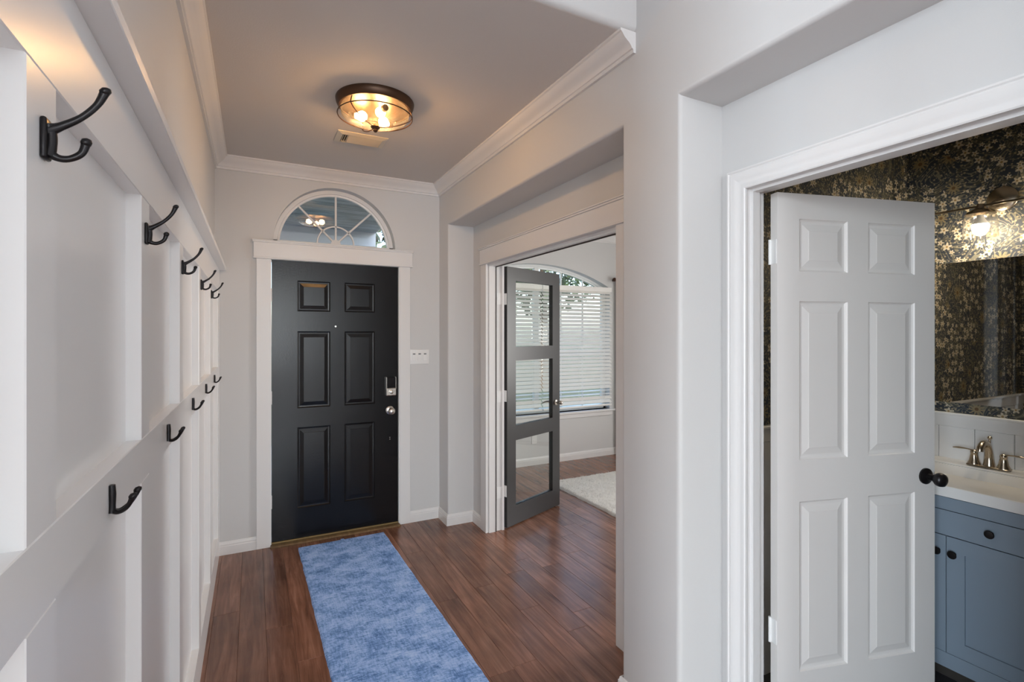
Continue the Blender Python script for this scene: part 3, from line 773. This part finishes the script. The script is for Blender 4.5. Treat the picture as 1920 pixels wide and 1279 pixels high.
def low_hook(y, z, label):
    t = thing('double_hook', label, 'coat hook', (XB, y, z), group='two-prong hooks in the lower row')
    bm = tube(new(), smooth_path([(.003,0,.023),(.0035,0,.008),(.0035,0,-.010),(.003,0,-.022)], 4), lerp_list([.0052,.0058,.0052,.006], 4), 12, sx=1.0)
    obj('backplate', bm, 'hook', t, smooth=60, local=True)
    for s in (-1, 1):
        p = smooth_path([(.003,0,-.019),(.013,s*.005,-.021),(.024,s*.012,-.014),(.031,s*.017,-.003),(.034,s*.019,.005)], 5)
        bm = tube(new(), p, lerp_list([.0045,.0036,.0036,.0040,.0050], 5), 10)
        lathe(bm, [(0,-.006),(.0046,-.004),(.0060,0),(.0046,.004),(0,.006)], (.0343,s*.0192,.006), (.3,s*.15,1), 12)
        obj('prong', bm, 'hook', t, smooth=60, local=True)
where = ('closest to the camera', 'second from the camera', 'third from the camera', 'fourth from the camera', 'closest to the entry door')
for yy, nm in zip((.734, 1.331, 1.956, 2.620, 3.240), where): up_hook(yy, 1.746, 'black metal hat and coat hook in the upper row, %s' % nm)
for yy, nm in zip((1.026, 1.640, 2.267, 2.867, 3.466), where): low_hook(yy, 1.261, 'small black double-prong hook in the lower row, %s' % nm)

# ------------------------------------------------------------------ ceiling light
LX, LY = .572, 2.690
cl = thing('ceiling_light', 'round bronze flush-mount light with seeded glass and wire cage', 'ceiling light', (LX, LY, ZC))
obj('canopy', lathe(new(), [(0,0),(.198,0),(.200,-.004),(.197,-.020),(.190,-.036),(.184,-.042),(.177,-.042),(.177,-.036),(0,-.034)], seg=64), 'bronze', cl, smooth=40, local=True)
obj('glass_bowl', lathe(new(), [(.172,-.040),(.174,-.062),(.170,-.080),(.155,-.095),(.125,-.108),(.085,-.117),(.040,-.122),(.006,-.124)], seg=64), 'bowl', cl, smooth=60, local=True)
cg = obj('cage_ring', tube(new(), [(.190*math.cos(2*math.pi*i/72), .190*math.sin(2*math.pi*i/72), -.080) for i in range(72)], .0030, 8, up=(0,0,1), closed=True), 'bronze', cl, smooth=60, local=True)
for k in range(3):
    a = R(100+120*k)
    pts = smooth_path([(.182,0,-.046),(.188,0,-.066),(.189,0,-.080),(.168,0,-.100),(.110,0,-.122),(.050,0,-.132),(.008,0,-.136)], 5)
    pts = [Matrix.Rotation(a, 3, 'Z') @ p for p in pts]
    obj('cage_wire', tube(new(), pts, .0028, 8, up=(0.3,0.2,1)), 'bronze', cl, smooth=60, local=True)
obj('finial', lathe(new(), [(0,-.118),(.010,-.120),(.022,-.126),(.025,-.134),(.019,-.142),(.011,-.147),(.013,-.152),(.008,-.160),(0,-.163)], seg=24), 'bronze', cl, smooth=50, local=True)
for k in range(3):
    a = R(40+120*k); c, s = math.cos(a), math.sin(a)
    sk = obj('socket', lathe(new(), [(0,0),(.016,0),(.018,.020),(.014,.030),(0,.030)], (c*.135, s*.135, -.078), (-c,-s,0), 16), 'bronze', cl, smooth=40, local=True)
    obj('bulb', lathe(new(), [(.012,.030),(.016,.042),(.024,.058),(.026,.070),(.020,.084),(.008,.092),(0,.093)], (c*.135, s*.135, -.080), (-c,-s,0), 20), 'bulb', sk, smooth=60, local=True)
# ceiling register
cv = thing('ceiling_vent', 'cream metal air register on the ceiling near the entry door', 'vent', (.602, 3.252, ZC))
obj('frame', sweep(new(), [(-.150,-.094,0),(.150,-.094,0),(.150,.094,0),(-.150,.094,0)], (0,0,-1), [(0,0),(0,.004),(.028,.012),(.032,.012),(.032,0)], closed=True), 'ventcol', cv, local=True)
obj('duct_shade', box(-.118, .118, -.062, .062, -.002, -.0005), 'dark', cv, local=True)  # flat dark sheet standing in for the shade behind the slats
for k in range(8):
    bm = box(-.082, .118, -.0055, .0055, -.0007, .0007)
    bmesh.ops.rotate(bm, verts=bm.verts[:], cent=(0,0,0), matrix=Matrix.Rotation(R(-38), 3, 'X'))
    bmesh.ops.translate(bm, verts=bm.verts[:], vec=(0, -.054+k*.0155, -.008))
    obj('slat', bm, 'ventcol', cv, local=True)
for k in range(3):
    bm = box(-.0065, .0065, -.06, .06, -.0007, .0007)
    bmesh.ops.rotate(bm, verts=bm.verts[:], cent=(0,0,0), matrix=Matrix.Rotation(R(-48), 3, 'Y'))
    bmesh.ops.translate(bm, verts=bm.verts[:], vec=(-.110+k*.012, 0, -.008))
    obj('end_slat', bm, 'ventcol', cv, local=True)

# ------------------------------------------------------------------ switch plate
sw = thing('light_switch', 'white three-gang switch plate right of the black entry door', 'switch', (1.2075, YF, 1.339))
obj('cover', box(-.081, .081, -.006, 0, -.060, .060, bev=.003, seg=2), 'plastic', sw, smooth=40, local=True)
for k in (-1, 0, 1):
    rk = obj('rocker', box(k*.046-.0165, k*.046+.0165, -.010, -.006, -.033, .033, bev=.0015), 'plastic', sw, local=True)
    obj('indicator', box(k*.046-.010, k*.046+.010, -.0112, -.0100, .018, .029), 'led', rk, local=True)

# ------------------------------------------------------------------ rugs
def rug(name, label, w_, l_, h_, nx, ny, amp, freq, m, loc, rz, edge):
    bm = new(); g = []
    for j in range(ny+1):
        row = []
        for i in range(nx+1):
            u, v = i/nx, j/ny
            xx, yy = (u-.5)*w_, (v-.5)*l_
            if i in (0, nx): xx += edge*noise.noise((yy*14, i, 3.3))
            if j in (0, ny): yy += edge*1.6*noise.noise((xx*16, j, 9.3))
            e = min(i, nx-i, j, ny-j)
            z = h_*(0.0 if e == 0 else (.75 if e == 1 else 1.0)) + (0 if e < 1 else amp*noise.noise((xx*freq, yy*freq, 0))+amp*.6*noise.noise((xx*freq*2.7, yy*freq*2.7, 4)))
            row.append(bm.verts.new((xx, yy, max(z, 0.0005))))
        g.append(row)
    for j in range(ny):
        for i in range(nx): bm.faces.new((g[j][i], g[j][i+1], g[j+1][i+1], g[j+1][i]))
    o = obj(name, bm, m, smooth=80)
    o.location = loc; o.rotation_euler = (0, 0, rz)
    return o
r1 = rug('runner_rug', 'blue distressed runner rug in front of the black entry door', .61, 2.35, .009, 150, 420, .0011, 95, 'rug', (.606, 2.715, .0005), R(.9), .004)
tag(r1, 'blue distressed runner rug in front of the black entry door', 'rug')
fl = obj('care_label', box(-.012, .012, 1.165, 1.192, .002, .005), 'rug', r1, local=True)
r2 = rug('shag_rug', '', 1.9, 2.7, .022, 190, 270, .007, 34, 'shag', (3.63, 3.06, .0005), 0, .008)
tag(r2, 'ivory shag rug on the study floor', 'rug')
sbm = new(); rr = random.Random(3)
for k in range(9000):
    xx, yy = rr.uniform(-.94, .94), rr.uniform(-1.34, 1.34)
    if xx > .35: continue
    a = rr.uniform(0, 6.28); l_ = rr.uniform(.012, .024); t_ = .0022
    p = Vector((xx, yy, .018)); tip = p+Vector((math.cos(a)*l_*.7, math.sin(a)*l_*.7, rr.uniform(.010, .020)))
    s = Vector((-math.sin(a)*t_, math.cos(a)*t_, 0))
    vs = [sbm.verts.new(q) for q in (p-s, p+s, p+Vector((0,0,t_*2)), tip)]
    sbm.faces.new((vs[0], vs[1], vs[3])); sbm.faces.new((vs[1], vs[2], vs[3])); sbm.faces.new((vs[2], vs[0], vs[3]))
tf = obj('pile', sbm, 'shag', r2, local=True); tf['kind'] = 'stuff'

# ------------------------------------------------------------------ bathroom fittings
wn = thing('trim_7', 'white panelled wainscot with cap rail in the bathroom', 'wainscot', (0, 0, 0), kind='structure')
for k in range(14):
    y0 = -.6+k*.15; obj('board', box(BX-.010, BX, y0+.001, y0+.149, .0, 1.045, bev=.003), 'white', wn)
for k in range(10):
    x0 = X3+.006+k*.1524; obj('board', box(x0+.001, x0+.151, BY-.010, BY, .0, 1.045, bev=.003), 'white', wn)
obj('rail', box(BX-.014, BX, -.6, BY, 1.045, 1.105, bev=.002), 'white', wn); obj('rail', box(X3+.006, BX-.014, BY-.014, BY, 1.045, 1.105, bev=.002), 'white', wn)
obj('cap', box(BX-.026, BX, -.6, BY, 1.105, 1.118, bev=.003), 'white', wn); obj('cap', box(X3+.006, BX-.026, BY-.026, BY, 1.105, 1.118, bev=.003), 'white', wn)
obj('board', box(X3+.006, X3+.016, -.6, BD0-.03, 0, 1.105), 'white', wn)
# inside casing of the bathroom doorway
obj('inner_casing', sweep(new(), [(X3+.006,BD1+.036,0),(X3+.006,BD1+.036,2.078),(X3+.006,BD0-.036,2.078),(X3+.006,BD0-.036,0)], (1,0,0), PROF), 'white', bc, smooth=25)

VX, VY0, VY1 = 2.68, .735, 1.430
va = thing('vanity_cabinet', 'blue-grey shaker vanity cabinet under the white sink top', 'cabinet', (VX, VY0, 0))
for a, b in ((VY0, VY0+.018), (VY1-.018, VY1)): obj('side_panel', box(VX, BX-.012, a, b, .085, .826), 'vanity', va)
obj('floor_panel', box(VX, BX-.012, VY0+.018, VY1-.018, .085, .103), 'vanity', va)
obj('back_panel', box(BX-.018, BX-.012, VY0+.018, VY1-.018, .103, .826), 'vanity', va)
obj('toe_board', box(VX+.07, BX-.02, VY0+.01, VY1-.01, 0.002, .085), 'dark', va)  # near-black colour stands in for shade in the toe space
def shaker(nm, y0, y1, z0, z1, fw):
    q = obj(nm, plate(new(), rect(y0, y1, z0, z1), [rect(y0+fw, y1-fw, z0+fw, z1-fw)] if fw else [], 'x', VX-.020, VX), 'vanity', va)
    if fw: obj('panel', box(VX-.010, VX, y0+fw, y1-fw, z0+fw, z1-fw), 'vanity', q)
    return q
def cab_knob(par, y, z):
    bm = lathe(new(), [(0,0),(.008,0),(.006,.008),(.007,.014),(.015,.018),(.017,.022),(.015,.026),(0,.029)], (VX-.020, y, z), (-1,0,0), 20)
    obj('knob', bm, 'hook', par, smooth=50)
drw = shaker('drawer', VY0+.004, VY1-.004, .660, .766, 0); cab_knob(drw, .931, .718); cab_knob(drw, 1.231, .718)
mid = 1.081
dr = shaker('door', VY0+.004, mid-.0015, .155, .656, .062); cab_knob(dr, mid-.028, .588)
dl = shaker('door', mid+.0015, VY1-.004, .155, .656, .062); cab_knob(dl, mid+.028, .588)
obj('bottom_rail', box(VX-.018, VX, VY0, VY1, .088, .152), 'vanity', va)
obj('top_rail', box(VX-.018, VX, VY0, VY1, .769, .822), 'vanity', va)
ct = thing('sink_counter', 'white sink top with raised faucet ledge on the blue-grey vanity', 'countertop', (VX, VY0, .826))
bm = plate(new(), rect(VX-.025, BX-.011, VY0-.012, VY1+.012), [rect(VX+.04, BX-.145, VY0+.06, VY1-.06)], 'z', .826, .872)
bevel_where(bm, lambda a, b: a.z > .87 and b.z > .87 and abs(a.x-b.x) < 1e-5 and a.x < VX, .004, 2)
obj('slab', bm, 'counter', ct)
bm = new()
o_, i_ = rect(VX+.04, BX-.145, VY0+.06, VY1-.06), rect(VX+.09, BX-.175, VY0+.12, VY1-.12)
va_ = [bm.verts.new((a, b, .870)) for a, b in o_]; vb_ = [bm.verts.new((a, b,   .830)) for a, b in i_]
for j in range(4): bm.faces.new((va_[j], va_[(j+1) % 4], vb_[(j+1) % 4], vb_[j]))
bm.faces.new(vb_)
obj('basin', bm, 'counter', ct)
obj('ledge', box(BX-.135, BX-.011, VY0-.012, VY1+.012, .872, .880, bev=.003), 'counter', ct)
# faucet
fx, fy, fz = BX-.085, 1.118, .880
fa = thing('faucet', 'brushed nickel two-handle faucet on the white sink ledge', 'faucet', (fx, fy, fz))
obj('base', box(-.026, .026, -.080, .080, 0, .010, bev=.006, seg=2), 'fnickel', fa, smooth=50, local=True)
obj('spout', tube(new(), smooth_path([(.006,0,.008),(.004,0,.05),(-.004,0,.092),(-.028,0,.120),(-.062,0,.122),(-.086,0,.104),(-.092,0,.088)], 6), lerp_list([.024,.017,.015,.0145,.014,.0135,.013], 6), 18), 'fnickel', fa, smooth=60, local=True)
obj('lift_rod', lathe(new(), [(0,.118),(.004,.118),(.004,.136),(.009,.140),(.010,.146),(.006,.151),(0,.152)], (.012,0,0), seg=14), 'fnickel', fa, smooth=50, local=True)
for s in (-1, 1):
    hb = obj('handle_base', lathe(new(), [(.026,.008),(.025,.014),(.019,.026),(.016,.045),(.013,.058),(.015,.062),(.014,.070),(.008,.078),(0,.079)], (0,s*.055,0), seg=22), 'fnickel', fa, smooth=50, local=True)
    p = [(0,s*.055,.073),(0,s*.085,.076),(0,s*.115,.076),(0,s*.140,.073)]
    obj('handle', tube(new(), smooth_path(p, 4), lerp_list([.005,.0045,.0075,.003], 4), 12, up=(0,0,1), sx=.7), 'fnickel', hb, smooth=60, local=True)
# mirror
mi = thing('wall_mirror', 'frameless wall mirror above the bathroom sink', 'mirror', (BX, 1.08, 1.17))
obj('backing', box(BX-.008, BX-.001, .62, 1.400, 1.170, 1.898), 'dark', mi)
obj('silvered_glass', box(BX-.013, BX-.008, .621, 1.399, 1.171, 1.897), 'mirror', mi)
# vanity light
vl = thing('vanity_light', 'nickel bar vanity light with clear glass shades over the mirror', 'wall light', (BX, 1.133, 2.144))
obj('backplate', lathe(new(), [(0,0),(.060,0),(.060,.012),(.050,.020),(0,.022)], (0,-.04,.04), (-1,0,0), 32), 'fnickel', vl, smooth=40, local=True)
obj('stem', tube(new(), [(-.015,-.04,.035),(-.085,-.04,.018),(-.13,-.04,0)], .008, 10), 'fnickel', vl, smooth=50, local=True)
obj('bar', box(-.136, -.124, -.43, .28, -.005, .005, bev=.001), 'fnickel', vl, local=True)
for k in (0, 1):
    yy = -k*.33
    cp = obj('socket', lathe(new(), [(0,.012),(.014,.010),(.016,-.004),(.024,-.012),(.024,-.045),(0,-.045)], (-.13,yy,0), seg=20), 'fnickel', vl, smooth=40, local=True)
    obj('shade_cap', lathe(new(), [(0,-.010),(.030,-.014),(.050,-.026),(.059,-.040),(.057,-.040),(.048,-.028),(.028,-.017),(0,-.014)], (-.13,yy,0), seg=28), 'fnickel', cp, smooth=40, local=True)
    obj('glass_shade', lathe(new(), [(.026,-.022),(.052,-.036),(.062,-.056),(.066,-.150),(.064,-.150),(.060,-.056),(.050,-.039),(.026,-.025)], (-.13,yy,0), seg=32), 'shade', cp, smooth=50, local=True)
    obj('bulb_neck', lathe(new(), [(.013,-.045),(.016,-.060),(.031,-.088),(0,-.088)], (-.13,yy,0), seg=20), 'plastic', cp, smooth=60, local=True)
    obj('bulb', lathe(new(), [(0,-.0885),(.031,-.0885),(.033,-.100),(.029,-.118),(.017,-.132),(0,-.137)], (-.13,yy,0), seg=20), 'bulb2', cp, smooth=60, local=True)

# ------------------------------------------------------------------ porch and street, seen through the glass
struct('floor_porch', box(-4, X2, YF+.15, 7.8, -.3, -.05), 'concrete', 'concrete floor of the covered porch', 'porch floor')
pc = struct('ceiling_porch', box(-4, X2, YF+.15, 7.8, 3.02, 3.1), 'dark', 'blue-grey boarded porch ceiling seen through the half-round window', 'porch ceiling')
for k in range(26):
    y0 = YF+.15+k*.14
    obj('board', box(-4, X2, y0+.006, y0+.134, 3.0, 3.02, bev=.004), 'porch', pc)
struct('porch_beam', box(-4, X2, 7.5, 7.75, 2.80, 3.0), 'white', 'white beam along the porch front edge', 'beam')
pb = struct('porch_pillar', box(-.95, -.30, 7.40, 7.80, -.05, 2.80), 'mortar', 'brick porch pillar seen through the half-round window', 'pillar')
for r_ in range(37):
    for q in range(3):
        x0 = -.96+q*.225-(.1 if r_ % 2 else 0)
        a, b = max(x0, -.96), min(x0+.215, -.29)
        if b-a > .04: obj('brick', box(a, b, 7.388, 7.41, -.04+r_*.076, .025+r_*.076, bev=.003), 'brick', pb)
struct('ground', box(-40, 45, 5.26, 80, -.5, -.32), 'lawn', 'green front lawn beyond the windows', 'lawn')
def tree(x, y, h_, r_, label, seed):
    t = thing('tree', label, 'tree', (x, y, -.32), group='trees on the front lawn')
    obj('trunk', tube(new(), [(0,0,0),(.05,.02,h_*.3),(0,.05,h_*.7)], [.2,.15,.08], 10, up=(1,0,0)), 'bark', t, smooth=60, local=True)
    rg_ = random.Random(seed); bm = new()
    for k in range(2600):
        d = Vector((rg_.gauss(0,1), rg_.gauss(0,1), rg_.gauss(0,1))).normalized()*r_*rg_.uniform(.45,1.0)
        c = Vector((0,0,h_*.72))+Vector((d.x, d.y, d.z*.85)); a = Vector((rg_.uniform(-1,1), rg_.uniform(-1,1), rg_.uniform(-1,1))).normalized()
        b = a.orthogonal().normalized(); s = rg_.uniform(.10,.20)
        vs = [bm.verts.new(c+a*s), bm.verts.new(c+b*s*.5), bm.verts.new(c-a*s), bm.verts.new(c-b*s*.5)]
        bm.faces.new(vs)
    obj('crown', bm, 'leaf', t, local=True)
tree(4.4, 12.5, 5.2, 1.9, 'leafy tree on the lawn straight behind the study window', 1)
tree(8.6, 14.5, 6.0, 2.3, 'leafy tree on the lawn farther along the street', 2)
nb = thing('neighbour_house', 'pale house across the lawn glimpsed through the blinds', 'house', (9, 30, -.32))
obj('wall', box(-6, 6, 0, 6, 0, 3.2), 'siding', nb, local=True)
obj('roof', plate(new(), [(-6.6,3.2),(6.6,3.2),(3.6,5.4),(-3.6,5.4)], [], 'y', -.5, 6.5), 'shingle', nb, local=True)
for xx in (-4, -1, 2.5): obj('window', box(xx, xx+1.2, -.03, 0, 1, 2.3), 'screen', nb, local=True)
